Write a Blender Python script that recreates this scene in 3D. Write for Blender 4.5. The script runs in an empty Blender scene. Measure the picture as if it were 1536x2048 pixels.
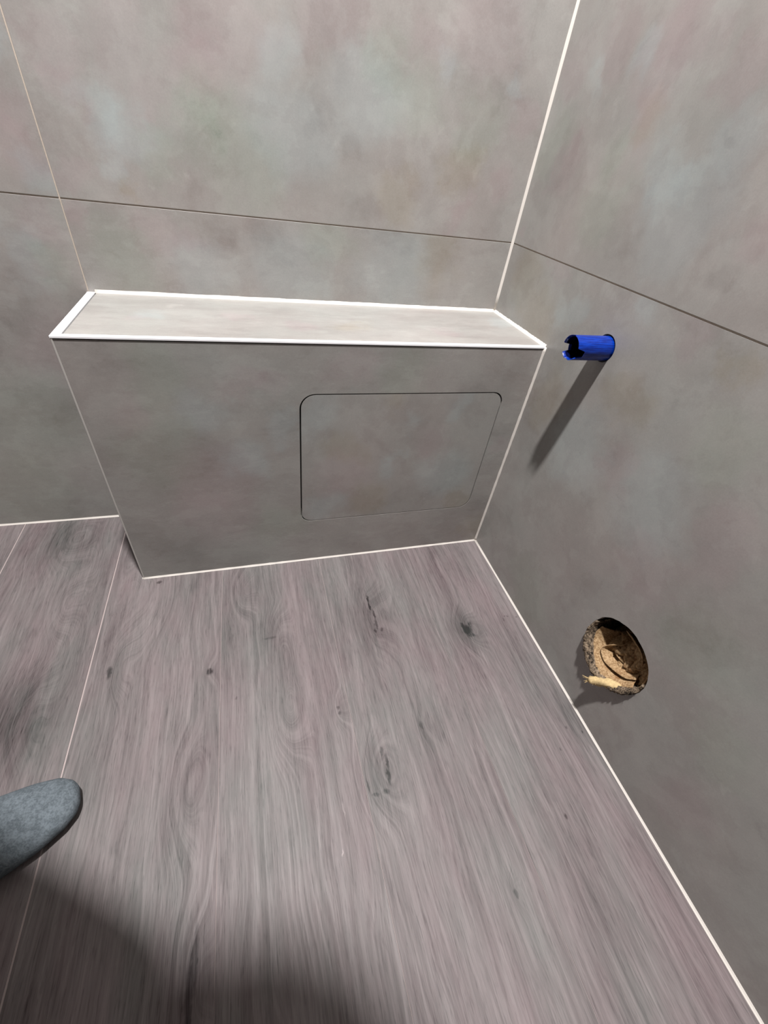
import bpy, bmesh, math, random
from mathutils import Vector, Matrix
from mathutils.geometry import tessellate_polygon

SC = bpy.context.scene
COL = SC.collection

# ------------------------------------------------------------------ camera
cam_d = bpy.data.cameras.new('camera'); cam = bpy.data.objects.new('camera', cam_d); COL.objects.link(cam)
RX = (0.9594283, -0.2575836, 0.1146645); RY = (-0.0838655, -0.6489858, -0.7561640); RZ = (0.2691911, 0.7158688, -0.6442577)
CPOS = (-0.4912, -0.8240, 0.6959)
cam.matrix_world = Matrix(((RX[0], -RY[0], -RZ[0], CPOS[0]), (RX[1], -RY[1], -RZ[1], CPOS[1]), (RX[2], -RY[2], -RZ[2], CPOS[2]), (0, 0, 0, 1)))
cam_d.sensor_fit = 'HORIZONTAL'; cam_d.sensor_width = 36.0
cam_d.lens = 836.88 / 1536 * 36.0
cam_d.shift_x = 4.94 / 1536; cam_d.shift_y = -8.24 / 1536
cam_d.clip_start = 0.01; cam_d.clip_end = 50
SC.camera = cam

# ------------------------------------------------------------------ world, lamp, exposure
w = bpy.data.worlds.new('world'); SC.world = w; w.use_nodes = True
w.node_tree.nodes['Background'].inputs[0].default_value = (0.8, 0.85, 1.0, 1)
w.node_tree.nodes['Background'].inputs[1].default_value = 0.0
LAMP = (-0.515, -0.640, 2.28)
ld = bpy.data.lights.new('ceiling_bulb', 'SPOT'); ld.spot_size = math.radians(122); ld.spot_blend = 0.45; ld.energy = 87; ld.color = (1.0, 0.975, 0.965); ld.shadow_soft_size = 0.045
lo = bpy.data.objects.new('ceiling_bulb', ld); lo.location = LAMP; COL.objects.link(lo)
SC.view_settings.view_transform = 'Standard'; SC.view_settings.look = 'None'
SC.view_settings.gamma = 1.0; SC.view_settings.use_curve_mapping = False
SC.view_settings.exposure = 1.95

# ------------------------------------------------------------------ node helpers
class Mat:
    def __init__(s, name, rough=0.5, spec=0.5):
        s.m = bpy.data.materials.new(name); s.m.use_nodes = True
        s.t = s.m.node_tree; s.n = s.t.nodes; s.b = s.n['Principled BSDF']
        s.b.inputs['Roughness'].default_value = rough
        s.b.inputs['Specular IOR Level'].default_value = spec
    def put(s, sock, v):
        if v is None: return
        if isinstance(v, bpy.types.NodeSocket): s.t.links.new(v, sock)
        else:
            try: sock.default_value = v
            except Exception: sock.default_value = (v[0], v[1], v[2], 1)
    def node(s, typ, **k):
        n = s.n.new(typ)
        for a, b in k.items(): setattr(n, a, b)
        return n
    def math(s, op, a, b=None, c=None, clamp=False):
        n = s.node('ShaderNodeMath', operation=op, use_clamp=clamp)
        s.put(n.inputs[0], a); s.put(n.inputs[1], b); s.put(n.inputs[2], c)
        return n.outputs[0]
    def vec(s, op, a, b=None, scale=None):
        n = s.node('ShaderNodeVectorMath', operation=op)
        s.put(n.inputs[0], a); s.put(n.inputs[1], b)
        if scale is not None: s.put(n.inputs['Scale'], scale)
        return n.outputs['Value'] if op in ('DISTANCE', 'LENGTH', 'DOT_PRODUCT') else n.outputs[0]
    def ramp(s, v, a, b, c=0.0, d=1.0, smooth=True):
        n = s.node('ShaderNodeMapRange'); n.interpolation_type = 'SMOOTHSTEP' if smooth else 'LINEAR'
        for i, x in enumerate((v, a, b, c, d)): s.put(n.inputs[i], x)
        return n.outputs[0]
    def noise(s, v, scale, detail=3, rough=0.5, dims='3D', dist=0.0, color=False):
        n = s.node('ShaderNodeTexNoise', noise_dimensions=dims)
        s.put(n.inputs['W'] if dims == '1D' else n.inputs['Vector'], v)
        n.inputs['Scale'].default_value = scale; n.inputs['Detail'].default_value = detail
        n.inputs['Roughness'].default_value = rough; n.inputs['Distortion'].default_value = dist
        return n.outputs['Color'] if color else n.outputs[0]
    def obj(s): return s.node('ShaderNodeTexCoord').outputs['Object']
    def rand(s): return s.node('ShaderNodeObjectInfo').outputs['Random']
    def mix(s, f, a, b, blend='MIX'):
        n = s.node('ShaderNodeMix', data_type='RGBA', blend_type=blend)
        s.put(n.inputs[0], f); s.put(n.inputs[6], a); s.put(n.inputs[7], b)
        return n.outputs[2]
    def bump(s, h, strength=0.2, dist=0.001):
        n = s.node('ShaderNodeBump'); n.inputs['Strength'].default_value = strength; n.inputs['Distance'].default_value = dist
        s.put(n.inputs['Height'], h); s.t.links.new(n.outputs[0], s.b.inputs['Normal'])
    def col(s, v): s.put(s.b.inputs['Base Color'], v)
    def rough(s, v): s.put(s.b.inputs['Roughness'], v)

def lin(r, g, b):
    f = lambda c: (c / 255 / 12.92) if c < 10 else ((c / 255 + 0.055) / 1.055) ** 2.4
    return (f(r), f(g), f(b), 1)

TINT = {'P': (0.022, -0.036, -0.014), 'G': (-0.03, 0.022, -0.015), 'B': (0.05, 0.12, 0.15),
        'T': (-0.04, -0.07, -0.13), 'D': (-0.10, -0.11, -0.11), 'W': (0.15, 0.16, 0.16)}

def stone(name, patches, streak=(1, 1, 1), base=(0.272, 0.257, 0.243)):
    """satin porcelain with a cloudy cement print: soft pink, green-grey and blue-grey clouds"""
    M = Mat(name, 0.34, 0.45)
    P = M.obj(); off = M.vec('SCALE', (17.3, 9.1, 5.7), None, M.rand())
    Q = M.vec('ADD', P, off)
    w1 = M.vec('SUBTRACT', M.noise(Q, 9, 4, 0.6, color=True), (0.5, 0.5, 0.5))
    w2 = M.vec('SUBTRACT', M.noise(Q, 45, 4, 0.65, color=True), (0.5, 0.5, 0.5))
    Pw = M.vec('ADD', M.vec('ADD', P, M.vec('SCALE', w1, None, 0.13)), M.vec('SCALE', w2, None, 0.035))
    acc = (1.0, 1.0, 1.0)
    for x, y, z, r, k in patches:
        d = M.vec('DISTANCE', Pw, (x, y, z))
        wgt = M.ramp(d, r * 1.3, r * 0.45)
        t = TINT[k]
        acc = M.vec('ADD', acc, M.vec('SCALE', t, None, wgt))
    cl = M.noise(Q, 7, 6, 0.62)
    acc = M.vec('ADD', acc, M.vec('SCALE', (0.46, 0.50, 0.50), None, M.math('SUBTRACT', cl, 0.5)))
    ht = M.noise(M.vec('ADD', Q, (3, 7, 1)), 5, 5, 0.6)
    acc = M.vec('ADD', acc, M.vec('SCALE', (0.12, -0.09, -0.08), None, M.math('SUBTRACT', ht, 0.5)))
    sv = M.vec('MULTIPLY', Q, streak)
    st = M.noise(sv, 26, 5, 0.7, dist=0.4)
    scr = M.ramp(st, 0.62, 0.74)
    dk = M.ramp(M.noise(M.vec('ADD', sv, (5, 5, 5)), 22, 5, 0.72, dist=0.5), 0.64, 0.76)
    acc = M.vec('ADD', acc, M.vec('SCALE', (0.11, 0.12, 0.12), None, scr))
    acc = M.vec('ADD', acc, M.vec('SCALE', (-0.12, -0.12, -0.12), None, dk))
    e1 = M.noise(M.vec('ADD', M.vec('MULTIPLY', Q, (streak[0], streak[1], max(1.0, streak[2] * 0.8))), (9, 2, 4)), 8.5, 9, 0.66, dist=0.25)
    acc = M.vec('ADD', acc, M.vec('SCALE', (0.070, 0.085, 0.085), None, M.ramp(e1, 0.50, 0.56)))
    acc = M.vec('ADD', acc, M.vec('SCALE', (-0.075, -0.085, -0.085), None, M.ramp(e1, 0.44, 0.37)))
    mid = M.noise(sv, 48, 6, 0.72)
    acc = M.vec('ADD', acc, M.vec('SCALE', (0.26, 0.26, 0.26), None, M.math('SUBTRACT', mid, 0.5)))
    fine = M.noise(Q, 520, 2, 0.6)
    acc = M.vec('ADD', acc, M.vec('SCALE', (0.20, 0.20, 0.20), None, M.math('SUBTRACT', fine, 0.5)))
    M.col(M.vec('MULTIPLY', acc, base))
    M.rough(M.ramp(cl, 0.3, 0.7, 0.30, 0.42))
    M.bump(M.math('ADD', M.math('MULTIPLY', st, 1.0), M.math('MULTIPLY', fine, 0.15)), 0.10, 0.0006)
    return M.m

def wood(name):
    """greyed oak print: grain follows the level lines of a field bent around the knots"""
    M = Mat(name, 0.55, 0.28)
    P = M.obj(); off = M.vec('SCALE', (3.1, 11.7, 5.7), None, M.rand())
    Q = M.vec('ADD', P, off)
    sep = M.node('ShaderNodeSeparateXYZ'); M.put(sep.inputs[0], P); X, Y = sep.outputs[0], sep.outputs[1]
    n1 = M.noise(M.vec('MULTIPLY', Q, (7.0, 2.2, 1)), 1.0, 2, 0.5)
    n2 = M.noise(M.vec('MULTIPLY', Q, (24.0, 7.0, 1)), 1.0, 2, 0.5)
    phi = M.math('ADD', X, M.math('MULTIPLY', n1, 0.09))
    phi = M.math('ADD', phi, M.math('MULTIPLY', n2, 0.015))
    #        x       y      rx     ry    amp   dark
    KN = [(-0.303, -0.375, 0.045, 0.085, 0.045, 0.34), (-0.125, -0.430, 0.036, 0.048, 0.040, 0.42),
          (-0.365, -0.638, 0.034, 0.060, 0.035, 0.34), (-0.486, -0.500, 0.034, 0.090, 0.060, 0.0),
          (-0.484, -0.385, 0.034, 0.070, 0.050, 0.18), (-0.400, -0.530, 0.018, 0.030, 0.020, 0.08),
          (-0.700, -0.240, 0.055, 0.110, -0.060, 0.03), (-0.745, -0.400, 0.024, 0.06, 0.022, 0.06),
          (-0.602, -0.424, 0.016, 0.03, 0.012, 0.06), (-0.900, -0.070, 0.06, 0.09, 0.060, 0.36),
          (-0.875, -0.455, 0.05, 0.10, 0.050, 0.5), (-0.628, -0.600, 0.030, 0.08, 0.028, 0.06),
          (-0.608, -0.785, 0.022, 0.07, 0.030, 0.42), (-0.276, -0.585, 0.012, 0.03, 0.012, 0.14),
          (-0.224, -0.805, 0.012, 0.022, 0.010, 0.10), (-0.020, -0.630, 0.018, 0.05, 0.006, 0.24),
          (-0.550, -0.265, 0.030, 0.060, 0.030, 0.12), (-0.860, -0.230, 0.04, 0.08, 0.045, 0.10)]
    dark = None
    for kx, ky, rx, ry, amp, dk in KN:
        q = M.vec('MULTIPLY', M.vec('SUBTRACT', P, (kx, ky, 0)), (1 / rx, 1 / ry, 0))
        wt = M.ramp(M.vec('LENGTH', q), 1.5, 0.0)
        phi = M.math('ADD', phi, M.math('MULTIPLY', wt, amp))
        if dk:
            t = M.math('MULTIPLY', wt, dk); dark = t if dark is None else M.math('ADD', dark, t)
    phi = M.math('ADD', phi, M.math('MULTIPLY', M.rand(), 3.7))
    g1 = M.noise(phi, 95, 6, 0.75, '1D')
    g2 = M.noise(phi, 260, 3, 0.7, '1D')
    fib = M.noise(M.vec('MULTIPLY', Q, (520, 26, 1)), 1.0, 3, 0.6)
    fib2 = M.noise(M.vec('MULTIPLY', Q, (150, 9, 1)), 1.0, 4, 0.7)
    tone = M.noise(M.vec('MULTIPLY', Q, (16, 3.2, 1)), 1.0, 4, 0.6)
    hue = M.noise(M.vec('MULTIPLY', M.vec('ADD', Q, (4, 4, 4)), (14, 5, 1)), 1.0, 4, 0.6)
    v = M.math('MULTIPLY', M.math('SUBTRACT', g1, 0.5), 0.90)
    v = M.math('ADD', v, M.math('MULTIPLY', M.math('SUBTRACT', g2, 0.5), 0.35))
    v = M.math('ADD', v, M.math('MULTIPLY', M.math('SUBTRACT', fib, 0.5), 0.55))
    v = M.math('ADD', v, M.math('MULTIPLY', M.math('SUBTRACT', fib2, 0.5), 0.85))
    v = M.math('ADD', v, M.math('MULTIPLY', M.math('SUBTRACT', tone, 0.5), 0.9))
    pore = M.noise(M.vec('MULTIPLY', M.vec('ADD', Q, (2, 2, 2)), (700, 52, 1)), 1.0, 2, 0.6)
    v = M.math('SUBTRACT', v, M.math('MULTIPLY', M.ramp(pore, 0.55, 0.70), 0.24))
    lite = M.noise(M.vec('MULTIPLY', M.vec('ADD', Q, (7, 1, 2)), (420, 14, 1)), 1.0, 3, 0.6)
    v = M.math('ADD', v, M.math('MULTIPLY', M.ramp(lite, 0.58, 0.72), 0.24))
    blot = M.noise(M.vec('MULTIPLY', M.vec('ADD', Q, (1, 8, 2)), (30, 9, 1)), 1.0, 5, 0.65)
    v = M.math('SUBTRACT', v, M.math('MULTIPLY', M.ramp(blot, 0.56, 0.74), 0.22))
    v = M.math('ADD', v, 1.02)
    v = M.math('SUBTRACT', v, dark)
    # knot cores, cracks, pin holes (dark) and two pale specks
    wv = M.vec('SUBTRACT', M.noise(P, 90, 2, 0.6, color=True), (0.5, 0.5, 0.5))
    Pw = M.vec('ADD', P, M.vec('SCALE', wv, None, 0.008))
    SP = [(-0.757, -0.394, 0.0040, 0.012, 0.62), (-0.602, -0.424, 0.0050, 0.006, 0.75), (-0.703, -0.213, 0.0055, 0.0045, 0.7),
          (-0.110, -0.749, 0.0028, 0.005, 0.6), (-0.224, -0.805, 0.003, 0.006, 0.45), (-0.403, -0.527, 0.003, 0.0035, 0.5),
          (-0.402, -0.537, 0.003, 0.0035, 0.5), (-0.126, -0.432, 0.010, 0.012, 0.5), (-0.132, -0.420, 0.004, 0.008, 0.35),
          (-0.115, -0.423, 0.004, 0.007, 0.32), (-0.122, -0.445, 0.008, 0.004, 0.32),
          (-0.303, -0.325, 0.0022, 0.010, 0.65), (-0.304, -0.343, 0.0024, 0.010, 0.65), (-0.300, -0.362, 0.0028, 0.012, 0.7),
          (-0.301, -0.384, 0.003, 0.012, 0.5), (-0.306, -0.400, 0.003, 0.006, 0.42), (-0.294, -0.400, 0.003, 0.006, 0.4),
          (-0.350, -0.606, 0.0025, 0.008, 0.35), (-0.345, -0.622, 0.0025, 0.012, 0.6), (-0.348, -0.642, 0.003, 0.012, 0.6),
          (-0.357, -0.659, 0.005, 0.004, 0.42), (-0.372, -0.660, 0.006, 0.003, 0.35), (-0.381, -0.648, 0.002, 0.010, 0.30),
          (-0.034, -0.417, 0.002, 0.002, 0.5), (-0.028, -0.418, 0.002, 0.002, 0.5), (-0.010, -0.422, 0.003, 0.002, 0.45),
          (-0.040, -0.424, 0.002, 0.003, 0.3), (-0.035, -0.640, 0.002, 0.003, 0.4), (-0.012, -0.652, 0.002, 0.003, 0.45),
          (-0.065, -0.668, 0.002, 0.003, 0.4), (-0.276, -0.583, 0.003, 0.007, 0.30), (-0.560, -0.478, 0.002, 0.003, 0.35),
          (-0.500, -0.378, 0.012, 0.003, 0.25), (-0.606, -0.762, 0.004, 0.030, 0.35), (-0.611, -0.80, 0.005, 0.03, 0.35),
          (-0.430, -0.712, 0.0012, 0.0050, -0.9), (-0.421, -0.666, 0.0014, 0.010, -0.45), (-0.486, -0.505, 0.004, 0.018, 0.10)]
    for kx, ky, rx, ry, a in SP:
        q = M.vec('MULTIPLY', M.vec('SUBTRACT', Pw, (kx, ky, 0)), (1 / rx, 1 / ry, 0))
        v = M.math('SUBTRACT', v, M.math('MULTIPLY', M.ramp(M.vec('LENGTH', q), 1.25, 0.45), a))
    v = M.math('MAXIMUM', v, 0.12)
    c = M.vec('SCALE', (0.143, 0.124, 0.124), None, v)
    hm = M.math('SUBTRACT', hue, 0.5)
    c = M.vec('ADD', c, M.vec('SCALE', (-0.036, 0.022, 0.006), None, hm))
    M.col(c)
    M.rough(M.ramp(g1, 0.3, 0.7, 0.62, 0.50))
    M.bump(M.math('ADD', M.math('MULTIPLY', g1, 0.7), fib), 0.22, 0.0006)
    return M.m

def plain(name, rgb, rough=0.5, var=0.06, scale=60, bump=0.0, spec=0.5, coat=0.0):
    M = Mat(name, rough, spec)
    n = M.noise(M.obj(), scale, 4, 0.6)
    f = M.math('ADD', M.math('MULTIPLY', M.math('SUBTRACT', n, 0.5), var * 2), 1.0)
    c = lin(*rgb)
    M.col(M.vec('SCALE', (c[0], c[1], c[2]), None, f))
    if bump: M.bump(n, bump, 0.001)
    if coat: M.b.inputs['Coat Weight'].default_value = coat; M.b.inputs['Coat Roughness'].default_value = 0.1
    return M.m

# ------------------------------------------------------------------ object helpers
def link(name, bm, mat, parent=None, smooth=False, kind=None, label=None):
    me = bpy.data.meshes.new(name); bmesh.ops.recalc_face_normals(bm, faces=bm.faces[:]); bm.to_mesh(me); bm.free()
    if smooth:
        for p in me.polygons: p.use_smooth = True
    me.materials.append(mat)
    o = bpy.data.objects.new(name, me); COL.objects.link(o)
    if parent: o.parent = parent; o.matrix_parent_inverse = parent.matrix_world.inverted()
    if kind: o['kind'] = kind
    if label: o['label'] = label
    return o
def empty(name, loc, label, cat, group=None):
    o = bpy.data.objects.new(name, None); o.location = loc; COL.objects.link(o); o.empty_display_size = 0.05
    o.matrix_world = Matrix.Translation(loc)
    o['label'] = label; o['category'] = cat
    if group: o['group'] = group
    return o
def box(bm, a, b, bev=0.0):
    x0, y0, z0 = [min(a[i], b[i]) for i in range(3)]; x1, y1, z1 = [max(a[i], b[i]) for i in range(3)]
    vs = [bm.verts.new(v) for v in ((x0, y0, z0), (x1, y0, z0), (x1, y1, z0), (x0, y1, z0), (x0, y0, z1), (x1, y0, z1), (x1, y1, z1), (x0, y1, z1))]
    fs = [bm.faces.new([vs[i] for i in f]) for f in ((0, 3, 2, 1), (4, 5, 6, 7), (0, 1, 5, 4), (1, 2, 6, 5), (2, 3, 7, 6), (3, 0, 4, 7))]
    if bev:
        es = list({e for f in fs for e in f.edges}); bmesh.ops.bevel(bm, geom=es, offset=bev, segments=1, affect='EDGES')
def boxobj(name, a, b, mat, parent=None, bev=0.0, **k):
    bm = bmesh.new(); box(bm, a, b, bev); return link(name, bm, mat, parent, **k)
def plate(bm, outer, holes, to3, t, chamfer=0.0):
    """plate with holes: 2D loops -> 3D through to3(u, v, depth); t is the thickness"""
    loops = [outer] + holes
    flat = [p for l in loops for p in l]
    tris = tessellate_polygon([[Vector((p[0], p[1], 0)) for p in l] for l in loops])
    F = [bm.verts.new(to3(u, v, 0)) for u, v in flat]; B = [bm.verts.new(to3(u, v, t)) for u, v in flat]
    for tr in tris:
        bm.faces.new([F[i] for i in tr]); bm.faces.new([B[i] for i in reversed(tr)])
    k = 0
    for l in loops:
        n = len(l)
        for i in range(n):
            a, b = k + i, k + (i + 1) % n
            bm.faces.new((F[a], F[b], B[b], B[a]))
        k += n
def circle(cx, cy, r, n=40, jit=0.0, seed=1):
    rnd = random.Random(seed)
    return [(cx + (r + rnd.uniform(-jit, jit)) * math.cos(2 * math.pi * i / n), cy + (r + rnd.uniform(-jit, jit)) * math.sin(2 * math.pi * i / n)) for i in range(n)]
def rrect(x0, y0, x1, y1, rs, n=8):
    """rounded rectangle; rs = radii at (x0,y0),(x1,y0),(x1,y1),(x0,y1)"""
    out = []
    for (cx, cy, sx, sy, a0), r in zip(((x0, y0, 1, 1, 180), (x1, y0, -1, 1, 270), (x1, y1, -1, -1, 0), (x0, y1, 1, -1, 90)), rs):
        for i in range(n + 1):
            a = math.radians(a0 + 90 * i / n); out.append((cx + sx * r + r * math.cos(a), cy + sy * r + r * math.sin(a)))
    return out
def bead(name, a, b, n1, n2, r, mat, parent=None, wob=0.0004, kind=None, seed=0):
    """silicone fillet along a-b lying in the corner of two faces whose outward normals are n1, n2"""
    rnd = random.Random(seed); a, b, n1, n2 = map(Vector, (a, b, n1, n2)); N = 60
    bm = bmesh.new(); rings = []
    for i in range(N + 1):
        p = a.lerp(b, i / N); rr = r + rnd.uniform(-wob, wob); sec = [p - n1 * 0.0008 - n2 * 0.0008, p + n1 * rr - n2 * 0.0008, p + n1 * rr]
        for q in (0.25, 0.5, 0.75):
            A = math.radians(90 * q); c = p + (n1 + n2) * rr
            pt = c - (n1 * math.sin(A) + n2 * math.cos(A)) * rr
            chord = p + n1 * rr * (1 - q) + n2 * rr * q
            sec.append(pt.lerp(chord, 0.55))
        sec += [p + n2 * rr, p + n2 * rr - n1 * 0.0008]
        rings.append([bm.verts.new(v) for v in sec])
    m = len(rings[0])
    for i in range(N):
        for j in range(m):
            bm.faces.new((rings[i][j], rings[i][(j + 1) % m], rings[i + 1][(j + 1) % m], rings[i + 1][j]))
    bm.faces.new(rings[0]); bm.faces.new(rings[-1])
    return link(name, bm, mat, parent, smooth=True, kind=kind)
def tube(bm, pts, rad, n=10, cap=True, jit=0.0, rnd=None):
    pts = [Vector(p) for p in pts]; rings = []
    for i, p in enumerate(pts):
        d = (pts[min(i + 1, len(pts) - 1)] - pts[max(i - 1, 0)]).normalized()
        u = d.cross(Vector((0.31, 0.2, 0.93))).normalized(); v = d.cross(u)
        r = rad[i] if isinstance(rad, (list, tuple)) else rad
        rings.append([bm.verts.new(p + (u * math.cos(2 * math.pi * j / n) + v * math.sin(2 * math.pi * j / n)) * (r * (1 + (rnd.uniform(-jit, jit) if rnd else 0)))) for j in range(n)])
    for i in range(len(rings) - 1):
        for j in range(n): bm.faces.new((rings[i][j], rings[i][(j + 1) % n], rings[i + 1][(j + 1) % n], rings[i + 1][j]))
    if cap: bm.faces.new(rings[0]); bm.faces.new(rings[-1])
PT_BACK_UP = [(-0.653,-0.0,0.697,0.039,'B'),(-0.628,-0.0,0.681,0.04,'B'),(-0.523,0.0,0.754,0.046,'P'),(-0.579,0.0,0.711,0.033,'P'),(-0.507,0.0,0.72,0.041,'G'),(-0.532,0.0,0.692,0.042,'G'),(-0.401,0.0,0.698,0.062,'B'),(-0.423,0.0,0.782,0.033,'B'),(-0.359,0.0,0.732,0.018,'D'),(-0.618,-0.0,0.768,0.049,'P'),(-0.485,0.0,0.787,0.064,'P'),(-0.362,0.0,0.823,0.052,'P'),(-0.711,0.0,0.624,0.031,'P'),(-0.642,0.0,0.613,0.018,'T'),(-0.659,0.0,0.634,0.024,'B'),(-0.59,0.0,0.656,0.028,'G'),(-0.552,0.0,0.622,0.022,'D'),(-0.469,0.0,0.659,0.059,'G'),(-0.121,0.0,0.844,0.06,'P'),(-0.211,0.0,0.816,0.042,'P'),(-0.277,0.0,0.798,0.035,'G'),(-0.187,0.0,0.801,0.022,'B'),(-0.3,0.0,0.755,0.058,'B'),(-0.226,0.0,0.759,0.044,'G'),(-0.07,0.0,0.79,0.021,'B'),(-0.035,0.0,0.761,0.032,'P'),(-0.125,0.0,0.737,0.047,'G'),(-0.136,0.0,0.689,0.041,'T'),(-0.049,0.0,0.673,0.026,'P'),(-0.287,0.0,0.617,0.025,'D'),(-0.237,0.0,0.636,0.042,'T'),(-0.119,0.0,0.624,0.022,'P'),(-0.698,0.0,0.758,0.035,'P'),(-0.689,0.0,0.722,0.025,'P')]
PT_BACK_LOW = [(-0.72,0.0,0.571,0.025,'P'),(-0.611,0.0,0.556,0.039,'P'),(-0.563,0.0,0.554,0.024,'P'),(-0.51,0.0,0.57,0.02,'D'),(-0.457,0.0,0.581,0.032,'D'),(-0.663,-0.0,0.525,0.047,'G'),(-0.553,0.0,0.509,0.058,'B'),(-0.422,0.0,0.524,0.077,'B'),(-0.146,0.0,0.554,0.055,'T'),(-0.234,0.0,0.53,0.082,'B'),(-0.355,0.0,0.572,0.051,'G')]
PT_LEFT_UP = [(-0.739,0.0,0.74,0.024,'B'),(-0.765,0.0,0.637,0.033,'P'),(-0.756,0.0,0.612,0.027,'B'),(-0.757,0.0,0.682,0.038,'P')]
PT_LEFT_LOW = [(-0.774,0.0,0.56,0.04,'P'),(-0.807,-0.0,0.509,0.045,'B'),(-0.775,0.0,0.501,0.031,'G'),(-0.843,0.0,0.455,0.039,'D'),(-0.802,-0.0,0.378,0.068,'P'),(-0.895,0.0,0.237,0.111,'G'),(-0.966,0.0,0.089,0.102,'G')]
PT_RIGHT_UP = [(0.0,-0.19,0.841,0.026,'B'),(0.0,-0.126,0.844,0.038,'P'),(0.0,-0.256,0.843,0.042,'P'),(0.0,-0.097,0.806,0.024,'B'),(0.0,-0.045,0.807,0.044,'P'),(0.0,-0.22,0.812,0.053,'P'),(0.0,-0.224,0.765,0.037,'P'),(0.0,-0.227,0.761,0.031,'T'),(0.0,-0.04,0.739,0.04,'G'),(0.0,-0.181,0.73,0.034,'G'),(0.0,-0.097,0.712,0.031,'P'),(0.0,-0.225,0.707,0.033,'P'),(0.0,-0.295,0.711,0.036,'B'),(0.0,-0.342,0.677,0.058,'B'),(0.0,-0.362,0.749,0.041,'B'),(0.0,-0.349,0.757,0.01,'D'),(0.0,-0.433,0.624,0.015,'D'),(0.0,-0.438,0.67,0.03,'P'),(0.0,-0.044,0.607,0.018,'P'),(0.0,-0.208,0.666,0.057,'G'),(0.0,-0.332,0.802,0.03,'P')]
PT_RIGHT_LOW = [(0.0,-0.076,0.549,0.055,'T'),(0.0,-0.155,0.495,0.049,'T'),(0.0,-0.219,0.535,0.032,'B'),(0.0,-0.152,0.581,0.025,'P'),(0.0,-0.4,0.475,0.041,'T'),(0.0,-0.513,0.566,0.026,'T'),(0.0,-0.44,0.593,0.034,'P'),(0.0,-0.358,0.366,0.065,'B'),(0.0,-0.434,0.333,0.015,'D'),(0.0,-0.512,0.388,0.066,'B'),(0.0,-0.442,0.386,0.036,'P'),(0.0,-0.259,0.403,0.052,'T'),(0.0,-0.559,0.311,0.061,'P'),(0.0,-0.618,0.402,0.045,'P'),(0.0,-0.673,0.284,0.06,'G'),(0.0,-0.402,0.06,0.071,'G'),(0.0,-0.546,0.488,0.05,'G'),(0.0,-0.368,0.583,0.025,'B'),(0.0,-0.781,0.097,0.052,'P'),(0.0,-0.761,0.215,0.047,'G')]
PT_FRONT = [(-0.51,-0.198,0.413,0.034,'P'),(-0.467,-0.198,0.401,0.035,'P'),(-0.481,-0.198,0.409,0.019,'D'),(-0.631,-0.198,0.413,0.05,'G'),(-0.703,-0.198,0.441,0.027,'D'),(-0.642,-0.198,0.297,0.079,'G'),(-0.569,-0.198,0.231,0.069,'P'),(-0.508,-0.198,0.269,0.043,'B'),(-0.447,-0.198,0.326,0.033,'B'),(-0.68,-0.198,0.343,0.037,'P'),(-0.59,-0.198,0.139,0.075,'P'),(-0.473,-0.198,0.112,0.059,'G'),(-0.573,-0.198,0.365,0.046,'B'),(-0.343,-0.198,0.43,0.047,'P'),(-0.243,-0.198,0.43,0.049,'G'),(-0.101,-0.198,0.384,0.036,'D'),(-0.019,-0.198,0.262,0.026,'P'),(-0.002,-0.198,0.05,0.048,'T'),(-0.66,-0.198,0.084,0.057,'D'),(-0.036,-0.198,0.431,0.027,'D')]
PT_PANEL = [(-0.349,-0.198,0.225,0.057,'P'),(-0.333,-0.198,0.28,0.036,'T'),(-0.245,-0.198,0.264,0.028,'B'),(-0.23,-0.198,0.327,0.023,'B'),(-0.251,-0.198,0.235,0.029,'B'),(-0.385,-0.198,0.154,0.039,'B'),(-0.389,-0.198,0.352,0.042,'B'),(-0.169,-0.198,0.293,0.043,'P'),(-0.129,-0.198,0.208,0.062,'B'),(-0.085,-0.198,0.122,0.044,'T'),(-0.261,-0.198,0.377,0.026,'T'),(-0.283,-0.198,0.157,0.051,'T'),(-0.126,-0.198,0.365,0.027,'B'),(-0.163,-0.198,0.158,0.032,'D')]
PT_TOP = [(-0.63,-0.103,0.472,0.03,'B'),(-0.653,-0.128,0.472,0.021,'P'),(-0.503,-0.111,0.472,0.023,'P'),(-0.412,-0.126,0.472,0.032,'P'),(-0.329,-0.117,0.472,0.033,'T'),(-0.024,-0.072,0.472,0.029,'B'),(-0.161,-0.126,0.472,0.026,'P'),(-0.594,-0.048,0.472,0.016,'W'),(-0.525,-0.114,0.472,0.012,'D')]
# ------------------------------------------------------------------ materials
GROUT = plain('pale_grout', (182, 170, 158), 0.85, 0.10, 300, 0.2, spec=0.2)
FGROUT = plain('floor_grout', (160, 148, 146), 0.85, 0.10, 300, 0.2, spec=0.2)
SILI = plain('white_silicone', (205, 199, 192), 0.38, 0.04, 120)
PLASTER = plain('white_plaster', (222, 219, 214), 0.9, 0.03, 8)
SCREED = plain('grey_screed', (120, 116, 112), 0.9, 0.1, 30)
TRIMW = plain('white_edge_profile', (246, 246, 248), 0.32, 0.01, 40)
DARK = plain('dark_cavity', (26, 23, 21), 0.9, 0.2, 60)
CORE = plain('aerated_block', (150, 145, 138), 0.9, 0.1, 60)

RX0, RX1, RY0, RY1, H = -2.60, 0.0, -3.0, 0.0, 2.38
J = 0.594           # height of the first horizontal joint
T = 0.009           # tile thickness
G = 0.0010          # half a wall joint
LL, LD, LH = 0.7327, 0.1978, 0.4722     # ledge length, depth, height
PIPE = (-0.3247, 0.5177, 0.0192)        # hole of the blue sleeve (y, z, r) in the right wall
DRAIN = (-0.6065, 0.1602, 0.0561)       # hole of the drain

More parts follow.
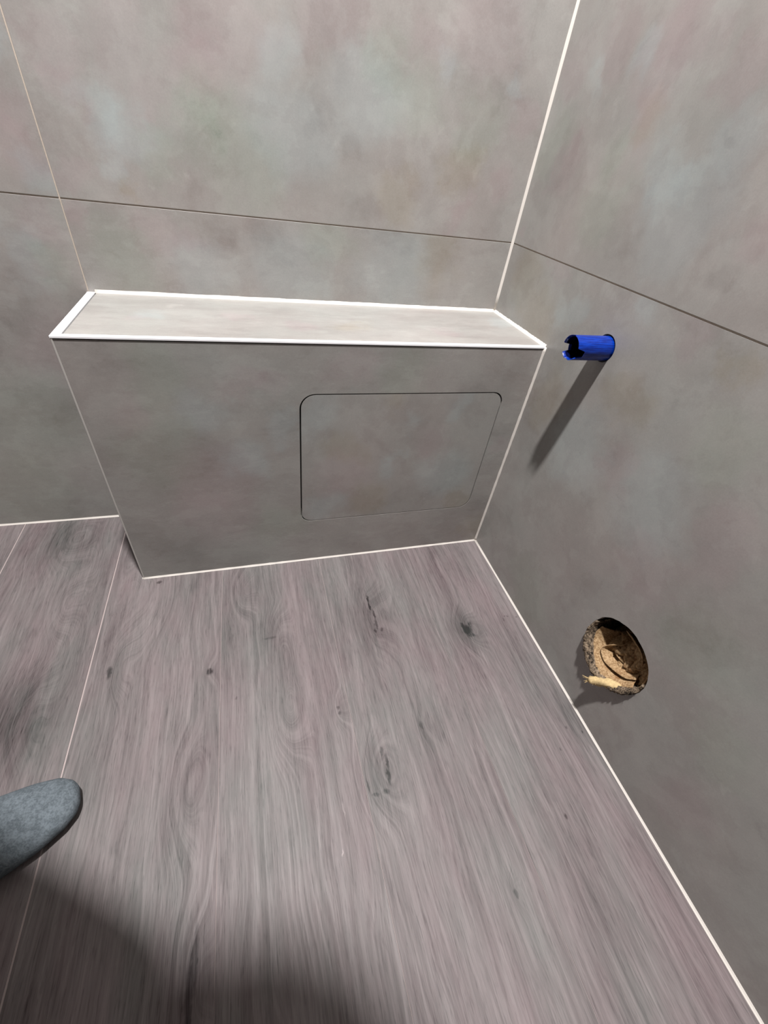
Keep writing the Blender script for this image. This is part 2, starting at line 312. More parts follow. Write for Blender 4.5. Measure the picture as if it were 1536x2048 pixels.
# ------------------------------------------------------------------ floor
WOOD = wood('greyed_oak_tile')
fl = boxobj('floor', (RX0 - 0.1, RY0 - 0.1, -0.12), (RX1 + 0.1, RY1 + 0.1, -0.0008 - T * 0), FGROUT, kind='structure')
fl.data.materials.clear(); fl.data.materials.append(FGROUT)
xs = [0.0, -0.186, -0.385, -0.585, -0.788, -0.988, -1.188, -1.388, -1.588, -1.788, -1.988, -2.188, -2.388, -2.588, RX0]
gp = [0, .0003, .0003, .0003, .0011, .0011, .001, .001, .001, .001, .001, .001, .001, .001, 0]
for i in range(len(xs) - 1):
    x1, x0 = xs[i] - gp[i], xs[i + 1] + gp[i + 1]
    ys = [0.0, -1.2, -2.4, RY0] if i % 2 == 0 else [0.0, -1.13, -2.33, RY0]
    for k in range(3):
        boxobj('floor_plank', (x0, ys[k + 1] + 0.001, -0.0075), (x1, ys[k] - 0.001, 0.0), WOOD, fl, bev=0.0002)

# ------------------------------------------------------------------ walls
def on_back(y0): return lambda u, v, t: (u, y0 + t, v)
def on_right(x0): return lambda u, v, t: (x0 + t, u, v)
def rect(a, b, c, d): return [(a, b), (c, b), (c, d), (a, d)]

bm = bmesh.new(); box(bm, (RX0 - 0.1, 0.0014, -0.1), (RX1 + 0.1, 0.12, H + 0.1))
wb = link('wall_back', bm, GROUT, kind='structure')
XJ = -0.7318
def btile(x0, z0, x1, z1, mat):
    bm = bmesh.new(); box(bm, (x0, 0.0, z0), (x1, T, z1), 0.00025); return link('wall_tile', bm, mat, wb)
m_bu = stone('cement_tile_back_upper', PT_BACK_UP); m_bl = stone('cement_tile_back_lower', PT_BACK_LOW, (1, 1, 1.8))
m_lu = stone('cement_tile_left_upper', PT_LEFT_UP); m_ll = stone('cement_tile_left_lower', PT_LEFT_LOW, (1, 1, 1.8))
m_ru = stone('cement_tile_right_upper', PT_RIGHT_UP); m_rl = stone('cement_tile_right_lower', PT_RIGHT_LOW)
m_any = stone('cement_tile_plain', [])
rows = [0.0, J, 1.194, 1.794, 2.38]
for r in range(4):
    z0, z1 = rows[r] + (G if r else 0.0), rows[r + 1] - G
    btile(XJ + G, z0, 0.0, z1, (m_bl, m_bu, m_any, m_any)[r])
    btile(XJ - 1.2, z0, XJ - G, z1, (m_ll, m_lu, m_any, m_any)[r])
    btile(RX0, z0, XJ - 1.2 - 2 * G, z1, m_any)

bm = bmesh.new()
plate(bm, rect(RY0 - 0.1, -0.1, RY1 + 0.1, H + 0.1), [circle(PIPE[0], PIPE[1], PIPE[2], 48), circle(DRAIN[0], DRAIN[1], DRAIN[2], 64)], on_right(0.0014), 0.11)
wr = link('wall_right', bm, GROUT, kind='structure')
# wall build-up closing the two holes behind
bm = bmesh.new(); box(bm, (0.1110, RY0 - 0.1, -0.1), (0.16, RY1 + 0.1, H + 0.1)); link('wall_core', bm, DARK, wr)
for nm, (hy, hz, hr) in (('hole_shade_tube', PIPE), ('hole_shade_tube', DRAIN)):
    bm = bmesh.new(); tube(bm, [(0.0095, hy, hz), (0.1112, hy, hz)], hr - 0.0004, 48, cap=False); link(nm, bm, DARK, wr)  # added dark tube, shade deep in the hole put into its colour
yj = [0.0, -1.2, -2.4, RY0]
for r in range(4):
    z0, z1 = rows[r] + (G if r else 0.0), rows[r + 1] - G
    for k in range(3):
        y1, y0 = yj[k] - (G if k else 0), yj[k + 1] + (G if k < 2 else 0)
        bm = bmesh.new()
        if r == 0 and k == 0:
            plate(bm, rect(y0, z0, y1, z1), [circle(PIPE[0], PIPE[1], PIPE[2], 48), circle(DRAIN[0], DRAIN[1], DRAIN[2], 64, 0.0006, 3)], on_right(0.0), T)
            mm = m_rl
        else:
            box(bm, (0.0, y0, z0), (T, y1, z1), 0.00025); mm = m_ru if (r == 1 and k == 0) else m_any
        link('wall_tile', bm, mm, wr)

wl = boxobj('wall_left', (RX0 - 0.1, RY0, -0.1), (RX0, RY1, H), m_any, kind='structure')
wf = boxobj('wall_front', (RX0, RY0 - 0.1, -0.1), (RX1, RY0, H), m_any, kind='structure')
ce = boxobj('ceiling', (RX0 - 0.1, RY0 - 0.1, H), (RX1 + 0.1, RY1 + 0.1, H + 0.1), PLASTER, kind='structure')

# ------------------------------------------------------------------ silicone joints of the room
bead('trim_1', (0, 0, LH), (0, 0, 2.37), (-1, 0, 0), (0, -1, 0), 0.0036, SILI, kind='structure', seed=1)
bead('trim_2', (0, -LD, 0), (0, RY0, 0), (-1, 0, 0), (0, 0, 1), 0.0028, SILI, kind='structure', seed=2)
bead('trim_3', (-LL, 0, 0), (RX0, 0, 0), (0, -1, 0), (0, 0, 1), 0.0029, SILI, kind='structure', seed=3)

# ------------------------------------------------------------------ tiled ledge
m_fr = stone('cement_tile_ledge_front', PT_FRONT, (1, 1, 2.4)); m_pa = stone('cement_tile_panel', PT_PANEL)
m_tp = stone('cement_tile_ledge_top', PT_TOP, (1, 3.5, 1))
ledge = empty('tiled_ledge', (-LL / 2, -LD / 2, 0), 'low boxed-in ledge clad in grey cement tile with white edge profiles', 'ledge')
FY = -LD
TR = 0.0105     # visible width of the profiles on top
bm = bmesh.new()
open_ = rrect(-0.4225, 0.1140, -0.0515, 0.3895, (0.020, 0.026, 0.022, 0.026))
plate(bm, rect(-LL + 0.0019, 0.0, 0.0, LH - 0.0045), [open_], on_back(FY), T)
link('front_tile', bm, m_fr, ledge)
bm = bmesh.new()
pan = rrect(-0.4199, 0.1156, -0.0535, 0.3874, (0.019, 0.025, 0.021, 0.024))
plate(bm, pan, [], on_back(FY + 0.0002), 0.010)
link('access_panel', bm, m_pa, ledge, label='flush access panel with rounded corners')
# carcass behind the tiles, with the dark recess behind the panel
bm = bmesh.new()
plate(bm, rect(-LL + T, 0.0, 0.0, LH - T), [rrect(-0.430, 0.106, -0.044, 0.397, (0.02,) * 4)], on_back(FY + T), 0.04)
link('carcass', bm, CORE, ledge)
bm = bmesh.new(); box(bm, (-LL + T, FY + T + 0.0405, 0.0), (0.0, -0.0005, LH - T)); link('carcass', bm, DARK, ledge)
boxobj('top_tile', (-LL + TR + 0.0020, FY + TR * 0.68, LH - T), (0.0, 0.0, LH - 0.0002), m_tp, ledge, bev=0.0002)
boxobj('side_tile', (-LL, FY + 0.003, 0.0), (-LL + T, 0.0, LH - 0.0045), m_any, ledge)
# edge profiles: L sections, the top leg flat, the front leg a thin lip
bm = bmesh.new(); box(bm, (-LL - 0.0008, FY - 0.0010, LH - 0.0028), (0.0, FY + TR * 0.68, LH + 0.0003), 0.0004)
link('edge_profile', bm, TRIMW, ledge)
bm = bmesh.new(); box(bm, (-LL - 0.0008, FY + TR * 0.68 + 0.0001, LH - 0.0028), (-LL + TR, 0.0, LH + 0.0003), 0.0003)
link('edge_profile', bm, TRIMW, ledge)
PROF = plain('grey_corner_profile', (178, 174, 170), 0.4, 0.05, 80)
bm = bmesh.new(); box(bm, (-LL - 0.0006, FY - 0.0006, 0.0), (-LL + 0.0018, FY + 0.0032, LH - 0.0029), 0.0005)
link('corner_profile', bm, PROF, ledge)
bead('silicone_joint', (-LL + TR, 0, LH), (0, 0, LH), (0, -1, 0), (0, 0, 1), 0.0044, SILI, ledge, 0.0004, seed=4)
bead('silicone_joint', (0, 0, LH), (0, FY, LH), (-1, 0, 0), (0, 0, 1), 0.0042, SILI, ledge, seed=5)
bead('silicone_joint', (0, FY, 0), (0, FY, LH), (-1, 0, 0), (0, -1, 0), 0.0032, SILI, ledge, seed=6)
bead('silicone_joint', (-LL, FY, 0), (0, FY, 0), (0, -1, 0), (0, 0, 1), 0.0028, SILI, ledge, seed=7)
bead('silicone_joint', (-LL, FY - 0.002, 0), (-LL, 0, 0), (-1, 0, 0), (0, 0, 1), 0.0026, SILI, ledge, seed=8)
bead('silicone_joint', (-LL, 0, 0), (-LL, 0, LH), (-1, 0, 0), (0, -1, 0), 0.0020, SILI, ledge, seed=9)

# ------------------------------------------------------------------ blue sleeve in the right wall
M = Mat('blue_plastic', 0.25, 0.4)
n = M.noise(M.vec('MULTIPLY', M.obj(), (8, 120, 120)), 5, 4, 0.7)
M.col(M.mix(M.ramp(n, 0.3, 0.75), (0.0008, 0.010, 0.13, 1), (0.0015, 0.040, 0.36, 1)))
M.bump(n, 0.25, 0.0008); BLUE = M.m
py, pz = PIPE[0], PIPE[1]
RO, RI, LEN = 0.0168, 0.0147, 0.0590
pl = empty('pipe_plug', (0.0, py, pz), 'bright blue plastic pipe plug with notched rim, poking out of right wall', 'pipe plug')
pl.matrix_world = Matrix.Translation((0.0, py, pz))
def notch(a):       # a in degrees, 0 = towards the camera side (-y), 90 = up
    s = 0.0
    def slot(c, half, depth, soft=9):
        d = abs((a - c + 180) % 360 - 180)
        return depth * max(0.0, min(1.0, (half - d) / soft))
    s = max(slot(-14, 28, 0.0125, 12), slot(197, 21, 0.0100, 7), slot(98, 12, 0.0022, 5), slot(268, 12, 0.0020, 8))
    return s
bm = bmesh.new(); NA = 120; rows_o, rows_i = [], []
for (lst, R_) in ((rows_o, RO), (rows_i, RI)):
    for k in range(12):
        f = k / 11; ring = []
        for i in range(NA):
            a = 2 * math.pi * i / NA; tip = LEN - notch(math.degrees(a))
            x = 0.030 - f * (0.030 + tip)
            if R_ == RI and k == 10: x = 0.030 - (0.030 + tip) + 0.0034
            if R_ == RI and k == 11: pass
            fl_ = (RO - 0.0004 if (R_ == RI and k == 11) else R_) * (1.0 + (0.05 * max(0, x + 0.006) / 0.01 if x > -0.006 and R_ == RO else 0) * 0)
            ring.append(bm.verts.new((x, py - fl_ * math.cos(a), pz + fl_ * math.sin(a))))
        lst.append(ring)
for lst in (rows_o, rows_i):
    for k in range(11):
        for i in range(NA):
            j = (i + 1) % NA; bm.faces.new((lst[k][i], lst[k][j], lst[k + 1][j], lst[k + 1][i]))
for i in range(NA):
    j = (i + 1) % NA; bm.faces.new((rows_o[-1][i], rows_o[-1][j], rows_i[-1][j], rows_i[-1][i]))
sl = link('sleeve', bm, BLUE, pl, smooth=True)
BLUE_SHADED = plain('blue_plastic_shaded', (4, 8, 44), 0.16, 0.1, 60, spec=0.6); sl.data.materials.append(BLUE_SHADED)  # same blue darkened: shade inside the bore put into the colour
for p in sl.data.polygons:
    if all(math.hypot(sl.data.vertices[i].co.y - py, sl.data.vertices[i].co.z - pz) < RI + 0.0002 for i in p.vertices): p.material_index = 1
md = sl.modifiers.new('edge', 'EDGE_SPLIT'); md.split_angle = math.radians(50)
bm = bmesh.new(); tube(bm, [(0.004, py, pz), (0.0300, py, pz)], RI - 0.0002, 40); link('stopper', bm, plain('navy_plastic', (10, 14, 45), 0.5, 0.1), pl)
bm = bmesh.new(); rr = []  # black ring around the sleeve: shade of the open gap painted in
for (x, R_) in ((0.0015, RO + 0.0001), (0.0015, PIPE[2] - 0.0003), (0.02, PIPE[2] - 0.0003), (0.02, RO + 0.0001)):
    rr.append([bm.verts.new((x + 0.002, py + R_ * math.cos(2 * math.pi * i / 48), pz + R_ * math.sin(2 * math.pi * i / 48))) for i in range(48)])
for k in range(4):
    for i in range(48):
        j = (i + 1) % 48; bm.faces.new((rr[k][i], rr[k][j], rr[(k + 1) % 4][j], rr[(k + 1) % 4][i]))
link('gap_shade_ring', bm, plain('black_gap_shade', (9, 9, 12), 0.6, 0.1), pl, label='black ring painted as the shaded gap in the wall hole')

# ------------------------------------------------------------------ stuffed drain hole
dy, dz, dr = DRAIN
st = empty('drain_stuffing', (0.02, dy, dz), 'crumpled tan paper and frayed insulation stuffed into round hole low in right wall', 'stuffing')
M = Mat('frayed_felt', 0.95, 0.1)
n = M.noise(M.obj(), 260, 4, 0.7); n2 = M.noise(M.obj(), 50, 4, 0.6)
M.col(M.mix(M.ramp(M.math('ADD', M.math('MULTIPLY', n, 0.6), M.math('MULTIPLY', n2, 0.4)), 0.38, 0.62), lin(26, 22, 21), lin(150, 132, 112)))
M.bump(n, 0.9, 0.003); FELT = M.m
M = Mat('crumpled_paper', 0.85, 0.2)
n = M.noise(M.obj(), 330, 4, 0.75); n2 = M.noise(M.obj(), 38, 3, 0.6)
c = M.mix(M.ramp(n, 0.35, 0.65), lin(132, 104, 72), lin(184, 156, 120))
c = M.mix(M.ramp(n2, 0.54, 0.74), c, lin(120, 82, 48))
M.col(c); M.bump(n, 0.7, 0.002); PAPER = M.m
STRAW = plain('pale_fibre', (196, 172, 128), 0.9, 0.55, 260, 0.9, spec=0.1)
rnd = random.Random(7)
def pol(r, a, x):       # polar position in the hole; a in degrees, 42 = up the wall, 222 = down the wall
    A = math.radians(a + 48); return Vector((x, dy - r * math.cos(A), dz + r * math.sin(A)))
# frayed sleeve lining the lower left of the hole, standing proud of the tile
bm = bmesh.new(); N = 100; ringsets = []
A0, A1 = 118, 322
def proud(a):
    return 0.0015 + 0.012 * max(0, 1 - (abs(a - 212) / 98) ** 2)
def band(a):        # thickness of the sleeve
    return 0.05 + 0.17 * max(0, 1 - (abs(a - 222) / 95) ** 2)
for (q, pr) in ((0, -1), (0, 0), (0.04, 0.9), (0.35, 1.05), (0.7, 0.85), (1.0, 0.45), (1.0, -1)):
    ring = []
    for i in range(N + 1):
        a = A0 + (A1 - A0) * i / N; j = rnd.uniform(-1, 1)
        x = 0.06 if pr < 0 else -proud(a) * pr + rnd.uniform(-0.0011, 0.0011) + 0.0008 * math.sin(a * 0.31)
        ring.append(bm.verts.new(pol(dr * (0.985 - band(a) * q + 0.008 * j), a, x)))
    ringsets.append(ring)
for k in range(len(ringsets)):
    A_, B_ = ringsets[k], ringsets[(k + 1) % len(ringsets)]
    for i in range(N): bm.faces.new((A_[i], A_[i + 1], B_[i + 1], B_[i]))
bm.faces.new([rg[0] for rg in ringsets]); bm.faces.new([rg[-1] for rg in reversed(ringsets)])
link('insulation_sleeve', bm, FELT, st, smooth=True, label='dark frayed felt sleeve')
# crumpled sheets: strips folded in depth, thin with real thickness
def sheet(name, path, w0, w1, mat, thick=0.0016, amp=0.002, seed=0, nv=14, label=None):
    """strip whose front edge runs along path [(r, a, x)] and goes back to depth: w0/w1 = back offset in x and inward lean"""
    rr_ = random.Random(seed); pts = []
    P_ = [pol(dr * r, a, x + 0.005) for r, a, x in path]
    fine = []
    for i in range(len(P_) - 1):
        for k in range(6):
            t = k / 6
            p0, p1, p2, p3 = P_[max(i - 1, 0)], P_[i], P_[i + 1], P_[min(i + 2, len(P_) - 1)]
            fine.append(0.5 * ((2 * p1) + (-p0 + p2) * t + (2 * p0 - 5 * p1 + 4 * p2 - p3) * t * t + (-p0 + 3 * p1 - 3 * p2 + p3) * t ** 3))
    fine.append(P_[-1])
    bm = bmesh.new(); grid = []
    for v in range(nv + 1):
        f = v / nv; row = []
        for p in fine:
            c = Vector((p.x, dy, dz)); inward = (c - p)
            q = p + Vector((w0 * f, 0, 0)) + inward * (w1 * (f ** 0.6)) + Vector((rr_.uniform(-amp, amp), rr_.uniform(-amp, amp), rr_.uniform(-amp, amp))) * (0.35 + 0.65 * (f > 0)) * 0.45
            row.append(bm.verts.new(q))
        grid.append(row)
    for v in range(nv):
        for i in range(len(fine) - 1): bm.faces.new((grid[v][i], grid[v][i + 1], grid[v + 1][i + 1], grid[v + 1][i]))
    o = link(name, bm, mat, st, smooth=True, label=label)
    s = o.modifiers.new('thick', 'SOLIDIFY'); s.thickness = thick; s.offset = 0
    ss = o.modifiers.new('sub', 'SUBSURF'); ss.levels = 1; ss.render_levels = 1
    return o
sheet('paper_fold', [(0.86, 128, 0.006), (0.88, 150, 0.001), (0.88, 178, -0.006), (0.84, 205, -0.012), (0.82, 235, -0.012), (0.84, 262, -0.006), (0.86, 292, 0.000)], 0.030, 0.34, PAPER, 0.0018, seed=11)
sheet('paper_fold', [(0.20, 110, 0.012), (0.36, 150, 0.006), (0.62, 176, 0.001), (0.60, 205, -0.002), (0.52, 240, -0.002), (0.62, 275, 0.002), (0.70, 300, 0.006)], 0.034, 0.25, PAPER, 0.0017, seed=12)
sheet('paper_fold', [(0.55, 100, 0.018), (0.30, 120, 0.018), (0.34, 180, 0.012), (0.30, 230, 0.012), (0.45, 285, 0.016), (0.50, 330, 0.022)], 0.030, 0.5, PAPER, 0.0017, seed=13)
sheet('paper_fold', [(0.62, 82, 0.018), (0.62, 48, 0.010), (0.66, 10, 0.008), (0.60, 338, 0.012), (0.78, 325, 0.014)], 0.030, 0.45, PAPER, 0.0022, seed=14)
sheet('paper_fold', [(0.93, 348, 0.002), (0.92, 325, 0.000), (0.92, 300, 0.000)], 0.026, 0.12, PAPER, 0.002, seed=15)
# crumpled wad filling the middle
bm = bmesh.new(); NR, NA2 = 22, 64; rings = []
from mathutils import noise as mnoise
for k in range(NR + 1):
    r = k / NR * 0.84; ring = []
    for i in range(NA2):
        a = 360 * i / NA2; p = pol(dr * r, a, 0)
        q = Vector((p.y * 42, p.z * 42, 2.3)); f = abs(mnoise.noise(q)) + 0.5 * abs(mnoise.noise(q * 2.3)) + 0.25 * mnoise.noise(q * 6)
        up = max(0.0, math.sin(math.radians(a - 2))) ** 1.5 * r      # falls away towards the top
        p.x = 0.016 + f * 0.024 + up * 0.075
        ring.append(bm.verts.new(p))
        if k == 0: ring = [ring[0]] * NA2; break
    rings.append(ring)
for k in range(NR):
    for i in range(NA2):
        j = (i + 1) % NA2
        if k == 0: bm.faces.new((rings[0][0], rings[1][i], rings[1][j]))
        else: bm.faces.new((rings[k][i], rings[k][j], rings[k + 1][j], rings[k + 1][i]))
o = link('paper_wad', bm, PAPER, st, smooth=True)
s = o.modifiers.new('thick', 'SOLIDIFY'); s.thickness = 0.003; s.offset = -1
# torn tuft sticking out at the lower left
bm = bmesh.new(); r2 = random.Random(5)
a0, a1 = pol(dr * 0.86, 268, 0.002), pol(dr * 1.02, 226, -0.020)
pts = [a0.lerp(a1, t) + Vector((0, 0, 0.002 * math.sin(t * 5))) for t in [i / 9 for i in range(10)]]
tube(bm, pts, [0.0045, 0.0058, 0.0068, 0.0064, 0.007, 0.0060, 0.0066, 0.0060, 0.0064, 0.0050], 16, True, 0.22, r2)
link('torn_tuft', bm, STRAW, st, smooth=True, label='pale torn fibre tuft')
bm = bmesh.new()
for i in range(46):
    t = r2.uniform(0.1, 1.0); p = a0.lerp(a1, t); d = Vector((r2.uniform(-1, .4), r2.uniform(-1, 1), r2.uniform(-1, 1))).normalized()
    L_ = r2.uniform(0.004, 0.008)
    tube(bm, [p, p + d * L_ * 0.6, p + d * L_ + Vector((0, 0, -L_ * 0.2))], [0.0005, 0.0004, 0.0002], 4)
for i in range(5):
    p = a1; d = Vector((-0.2, r2.uniform(-0.2, 1.0), r2.uniform(-1, -0.2))).normalized()
    tube(bm, [p, p + d * 0.006, p + d * 0.011 + Vector((0, 0.002, -0.001))], [0.0009, 0.0007, 0.0003], 5)
link('loose_fibres', bm, STRAW, st, kind='stuff')
bm = bmesh.new()
for i in range(260):
    a = r2.uniform(130, 315); e = proud(a)
    p = pol(dr * r2.uniform(0.86, 0.99), a, -e * r2.uniform(0.6, 1.0)); A = math.radians(a + 48)
    d = Vector((r2.uniform(-1, .1), -math.cos(A) * r2.uniform(-.3, 1), math.sin(A) * r2.uniform(-.3, 1))).normalized()
    L_ = r2.uniform(0.0010, 0.0028)
    tube(bm, [p, p + d * L_], [0.00028, 0.00012], 4)
link('felt_fuzz', bm, FELT, st, kind='stuff')

# ------------------------------------------------------------------ person
per = empty('person', (-0.95, -0.83, 0.0), 'person whose grey wool sock toe reaches in at the left edge of the floor', 'person')
M = Mat('grey_wool', 0.95, 0.15)
n = M.noise(M.obj(), 420, 3, 0.7); n2 = M.noise(M.obj(), 110, 4, 0.65)
M.col(M.mix(M.ramp(M.math('ADD', M.math('MULTIPLY', n, 0.5), M.math('MULTIPLY', n2, 0.5)), 0.36, 0.64), lin(76, 83, 88), lin(104, 112, 118)))
M.bump(M.math('ADD', n, n2), 0.6, 0.0014); WOOL = M.m
def sock(toe, ang, knee):
    """foot lofted along its axis, shank up to the calf; one remeshed surface"""
    bm = bmesh.new(); A = math.radians(ang); ax = Vector((math.cos(A), math.sin(A), 0)); sd = Vector((-math.sin(A), math.cos(A), 0)); toe = Vector(toe)
    prof = [(0.0, 0.011, 0.012, 0.010), (0.005, 0.021, 0.021, 0.007), (0.018, 0.031, 0.030, 0.004), (0.045, 0.040, 0.036, 0.001), (0.085, 0.046, 0.043, 0.0), (0.11, 0.046, 0.055, 0.0),
            (0.15, 0.041, 0.070, 0.0), (0.185, 0.038, 0.085, 0.0), (0.215, 0.037, 0.090, 0.0), (0.24, 0.032, 0.075, 0.002), (0.255, 0.018, 0.045, 0.010)]
    rings = []; n = 28
    for s, hw, h, lift in prof:
        c = toe - ax * s + sd * (0.004 - 0.008 * min(1, s / 0.09)); ring = []
        for i in range(n):
            t = 2 * math.pi * i / n; cs, sn = math.cos(t), math.sin(t)
            u = hw * math.copysign(abs(cs) ** 0.8, cs); z = (h / 2) * (1 + math.copysign(abs(sn) ** 0.75, sn)) + lift
            ring.append(bm.verts.new(c + sd * u + Vector((0, 0, z * 1.0 + 0.0005))))
        rings.append(ring)
    for k in range(len(rings) - 1):
        for i in range(n): bm.faces.new((rings[k][i], rings[k][(i + 1) % n], rings[k + 1][(i + 1) % n], rings[k + 1][i]))
    bm.faces.new(rings[0]); bm.faces.new(rings[-1])
    ank = toe - ax * 0.205; ank.z = 0.045; kn = Vector(knee); top = ank.lerp(kn, 0.42)
    tube(bm, [ank, ank.lerp(top, 0.3), ank.lerp(top, 0.65), top], [0.034, 0.036, 0.042, 0.050], 24)
    o = link('sock', bm, WOOL, per, smooth=True, label='grey wool sock')
    r = o.modifiers.new('join', 'REMESH'); r.mode = 'VOXEL'; r.voxel_size = 0.003; r.use_smooth_shade = True
    s_ = o.modifiers.new('soft', 'SMOOTH'); s_.iterations = 6; s_.factor = 0.5
    return o
KL, KR = (-0.93, -0.69, 0.47), (-0.95, -1.00, 0.47)
sock((-0.752, -0.578, 0), 15, KL); sock((-0.80, -1.08, 0), 8, KR)

def skin(name, verts, edges, mat, root=0, sub=2, parent=None, extra=None):
    me = bpy.data.meshes.new(name); me.from_pydata([v[0] for v in verts], edges, []); me.materials.append(mat)
    o = bpy.data.objects.new(name, me); COL.objects.link(o)
    if parent: o.parent = parent; o.matrix_parent_inverse = parent.matrix_world.inverted()
    m = o.modifiers.new('skin', 'SKIN'); m.use_smooth_shade = True
    sv = me.skin_vertices[0].data
    for i, v in enumerate(verts):
        r = v[1]; sv[i].radius = r if isinstance(r, tuple) else (r, r); sv[i].use_root = (i == root)
    s_ = o.modifiers.new('sub', 'SUBSURF'); s_.levels = sub; s_.render_levels = sub
    return o
SKINM = Mat('skin', 0.55, 0.4); SKINM.col(SKINM.mix(SKINM.noise(SKINM.obj(), 30, 3), lin(205, 160, 138), lin(222, 178, 154))); SKIN = SKINM.m
JEAN = plain('dark_denim', (42, 48, 62), 0.9, 0.2, 200, 0.3, spec=0.1)
SWEAT = plain('charcoal_sweater', (52, 52, 56), 0.95, 0.2, 150, 0.4, spec=0.1)
HAIR = plain('brown_hair', (52, 38, 28), 0.7, 0.3, 250, 0.6, spec=0.3)
# body skeleton: pelvis, spine, neck, head, legs, arms, hands
V = []; E = []
def v(p, r): V.append((Vector(p), r)); return len(V) - 1
def ch(i, seq):
    for p, r in seq: j = v(p, r); E.append((i, j)); i = j
    return i
pel = v((-1.14, -0.85, 0.80), (0.13, 0.10))
hl = ch(pel, [((-1.14, -0.755, 0.78), 0.085), ((-1.03, -0.72, 0.62), 0.072), (KL, 0.055), ((-0.945, -0.695, 0.33), 0.052), ((-0.95, -0.64, 0.10), 0.030)])
ch(hl, [((-0.90, -0.635, 0.03), 0.024), ((-0.82, -0.605, 0.020), 0.018)])
hr = ch(pel, [((-1.14, -0.945, 0.78), 0.085), ((-1.04, -0.975, 0.62), 0.072), (KR, 0.055), ((-0.965, -1.02, 0.33), 0.052), ((-0.99, -1.095, 0.10), 0.030)])
ch(hr, [((-0.95, -1.10, 0.03), 0.026), ((-0.87, -1.09, 0.020), 0.020)])
che = ch(pel, [((-1.01, -0.85, 0.92), (0.12, 0.10)), ((-0.88, -0.83, 1.03), (0.13, 0.10))])
nb = ch(che, [((-0.755, -0.81, 1.10), 0.085)])
hd = ch(nb, [((-0.68, -0.80, 1.14), 0.050), ((-0.600, -0.79, 1.165), 0.080), ((-0.550, -0.785, 1.135), 0.088), ((-0.530, -0.785, 1.08), 0.062)])
EL, WL = (-0.755, -0.645, 0.86), (-0.60, -0.745, 0.762)
ER, WR = (-0.76, -1.06, 0.88), (-0.575, -0.955, 0.730)
el = ch(nb, [((-0.775, -0.655, 1.08), 0.058), ((-0.765, -0.635, 0.97), 0.045), (EL, 0.038), ((-0.69, -0.685, 0.80), 0.034), (WL, 0.023)])
er = ch(nb, [((-0.795, -0.975, 1.08), 0.058), ((-0.785, -1.03, 0.97), 0.045), (ER, 0.038), ((-0.67, -1.01, 0.81), 0.034), (WR, 0.023)])
# hands hold the phone from its two long edges: palm, four fingers behind, thumb in front
phc = Vector(CPOS) - Vector(RZ) * 0.012        # phone centre just behind the lens
rx, ry, rz = Vector(RX), Vector(RY), Vector(RZ)
phc = phc + ry * 0.055 + rx * 0.0
def hand(wi, wr, side):
    wr = Vector(wr); edge = phc + rx * (0.037 * side) + ry * 0.03
    palm = wr.lerp(edge + rx * 0.03 * side - rz * 0.0, 0.55); E.append((wi, v(palm, (0.030, 0.016)))); pi_ = len(V) - 1
    for k in range(4):
        b = edge + rx * 0.020 * side + ry * (0.020 * (k - 1.5)) + rz * 0.000
        L_ = (0.85, 1.0, 0.95, 0.75)[k]
        ch(pi_, [(b, 0.0095), (b - rx * 0.012 * side - rz * 0.016 - rx * 0.0, 0.0085), (b - rx * (0.034 * L_) * side - rz * 0.018, 0.0078)])
    b = edge + rx * 0.018 * side + ry * 0.045
    ch(pi_, [(b - rz * 0.004, 0.011), (b - rx * 0.020 * side - rz * 0.020 + ry * -0.006, 0.010)])
hand(el, WL, -1 if rx.dot(Vector(WL) - phc) < 0 else 1)
hand(er, WR, -1 if rx.dot(Vector(WR) - phc) < 0 else 1)
TROU = [pel, hl - 4, hl - 3, hl - 2, hl - 1, hl, hr - 4, hr - 3, hr - 2, hr - 1, hr, che - 1]
SWEA = [pel, che - 1, che, nb, el - 4, el - 3, el - 2, el - 1, el, er - 4, er - 3, er - 2, er - 1, er]
skin('body', V, E, SKIN, pel, 2, per)
# clothes: shells over the same joints
def shell(name, ids, grow, mat, root, cut=None):
    m = {i: k for k, i in enumerate(ids)}; vs = []
    for i in ids:
        p, r_ = V[i]; r_ = r_ if isinstance(r_, tuple) else (r_, r_); g_ = grow + (0.022 if name == 'sweater' and i in (pel, che - 1, che, nb, el - 4, er - 4) else 0) + (0.018 if name == 'sweater' and i == nb else 0)
        vs.append((p, (r_[0] + g_, r_[1] + g_)))
    es = [(m[a_], m[b_]) for a_, b_ in E if a_ in m and b_ in m]
    skin(name, vs, es, mat, m[root], 2, per)
shell('trousers', TROU, 0.014, JEAN, TROU[0])
shell('sweater', SWEA, 0.016, SWEAT, SWEA[0])
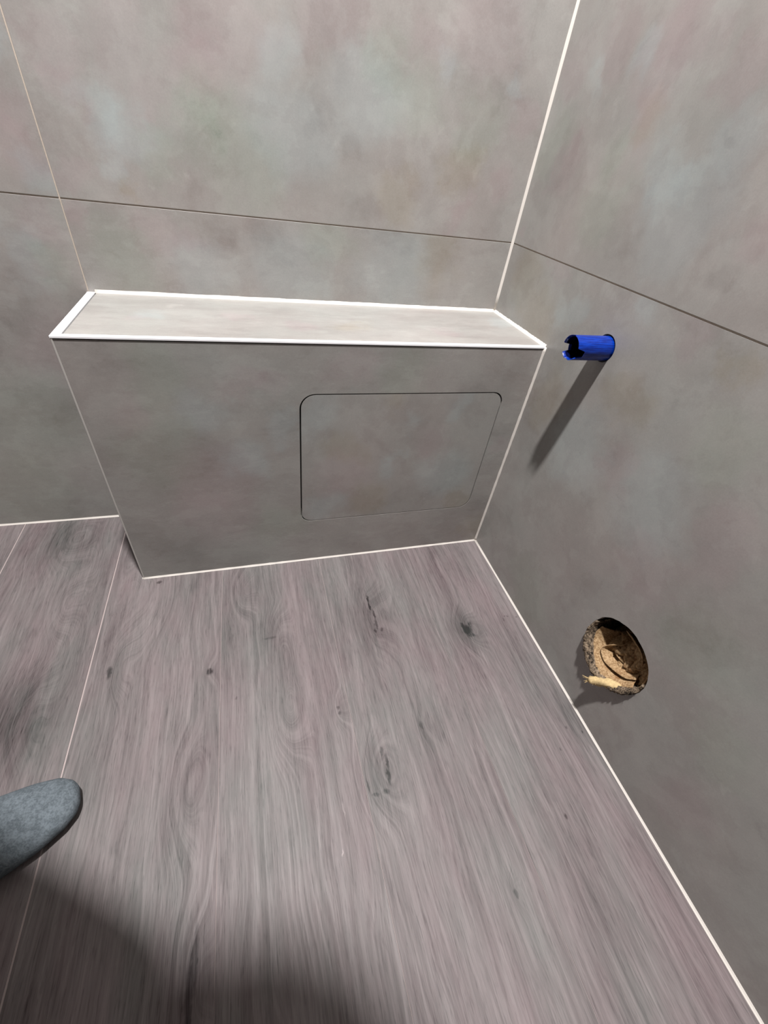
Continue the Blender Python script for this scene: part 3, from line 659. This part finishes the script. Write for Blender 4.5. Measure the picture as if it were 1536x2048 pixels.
# head details: face looks down at the phone
hc = Vector((-0.565, -0.790, 1.125)); look = (phc - hc).normalized(); side = look.cross(Vector((0.85, 0.1, 0.5))).normalized(); upv = side.cross(look).normalized()
def ball(name, c, r, mat, sc=(1, 1, 1), basis=None):
    bm = bmesh.new(); bmesh.ops.create_uvsphere(bm, u_segments=20, v_segments=14, radius=r)
    B = basis or Matrix.Identity(3)
    for q in bm.verts: q.co = B @ Vector((q.co.x * sc[0], q.co.y * sc[1], q.co.z * sc[2])) + c
    return link(name, bm, mat, per, smooth=True)
BS = Matrix((side, upv, look)).transposed()
ball('hair', hc + upv * 0.022 - look * 0.018, 0.098, HAIR, (0.90, 1.02, 1.0), BS)
EYE = plain('eye_white', (232, 230, 226), 0.2, 0.01); IRIS = plain('iris', (60, 44, 30), 0.2, 0.1)
for s in (-1, 1):
    ball('eye', hc + look * 0.078 + side * 0.031 * s + upv * 0.004, 0.012, EYE, (1, 0.7, 0.8), BS)
    ball('iris', hc + look * 0.0865 + side * 0.031 * s + upv * 0.003, 0.0048, IRIS, (1, 1, 0.4), BS)
    ball('ear', hc + side * 0.086 * s - upv * 0.004, 0.026, SKIN, (0.35, 1.1, 0.7), BS)
ball('nose', hc + look * 0.092 - upv * 0.020, 0.015, SKIN, (0.8, 1.5, 1.1), BS)
ball('mouth', hc + look * 0.082 - upv * 0.052, 0.018, plain('lips', (168, 104, 96), 0.5, 0.05), (1.3, 0.35, 0.5), BS)

ph = empty('smartphone', tuple(phc), 'black smartphone held over the floor in both hands of the person', 'phone')
def slab(c, hw, hh, ht, mat, name, bev=0.006):
    bm = bmesh.new(); out = rrect(-hw, -hh, hw, hh, (bev,) * 4, 5)
    plate(bm, out, [], lambda a, b, t: c + rx * a + ry * b + rz * (t - ht / 2), ht)
    return link(name, bm, mat, ph)
PHB = plain('phone_case', (20, 20, 22), 0.35, 0.05)
slab(phc - rz * 0.0, 0.036, 0.074, 0.008, PHB, 'phone_body', 0.010)
slab(phc - rz * 0.0043, 0.033, 0.070, 0.0006, plain('phone_glass', (8, 8, 10), 0.08, 0.0), 'screen', 0.008)

# ------------------------------------------------------------------ ceiling lamp above the frame
la = empty('ceiling_lamp', (LAMP[0], LAMP[1], H), 'round white ceiling lamp directly above the person', 'lamp')
bm = bmesh.new(); tube(bm, [(LAMP[0], LAMP[1], H), (LAMP[0], LAMP[1], H - 0.018)], 0.075, 48); link('lamp_base', bm, TRIMW, la)
lo.parent = la; lo.matrix_parent_inverse = la.matrix_world.inverted()
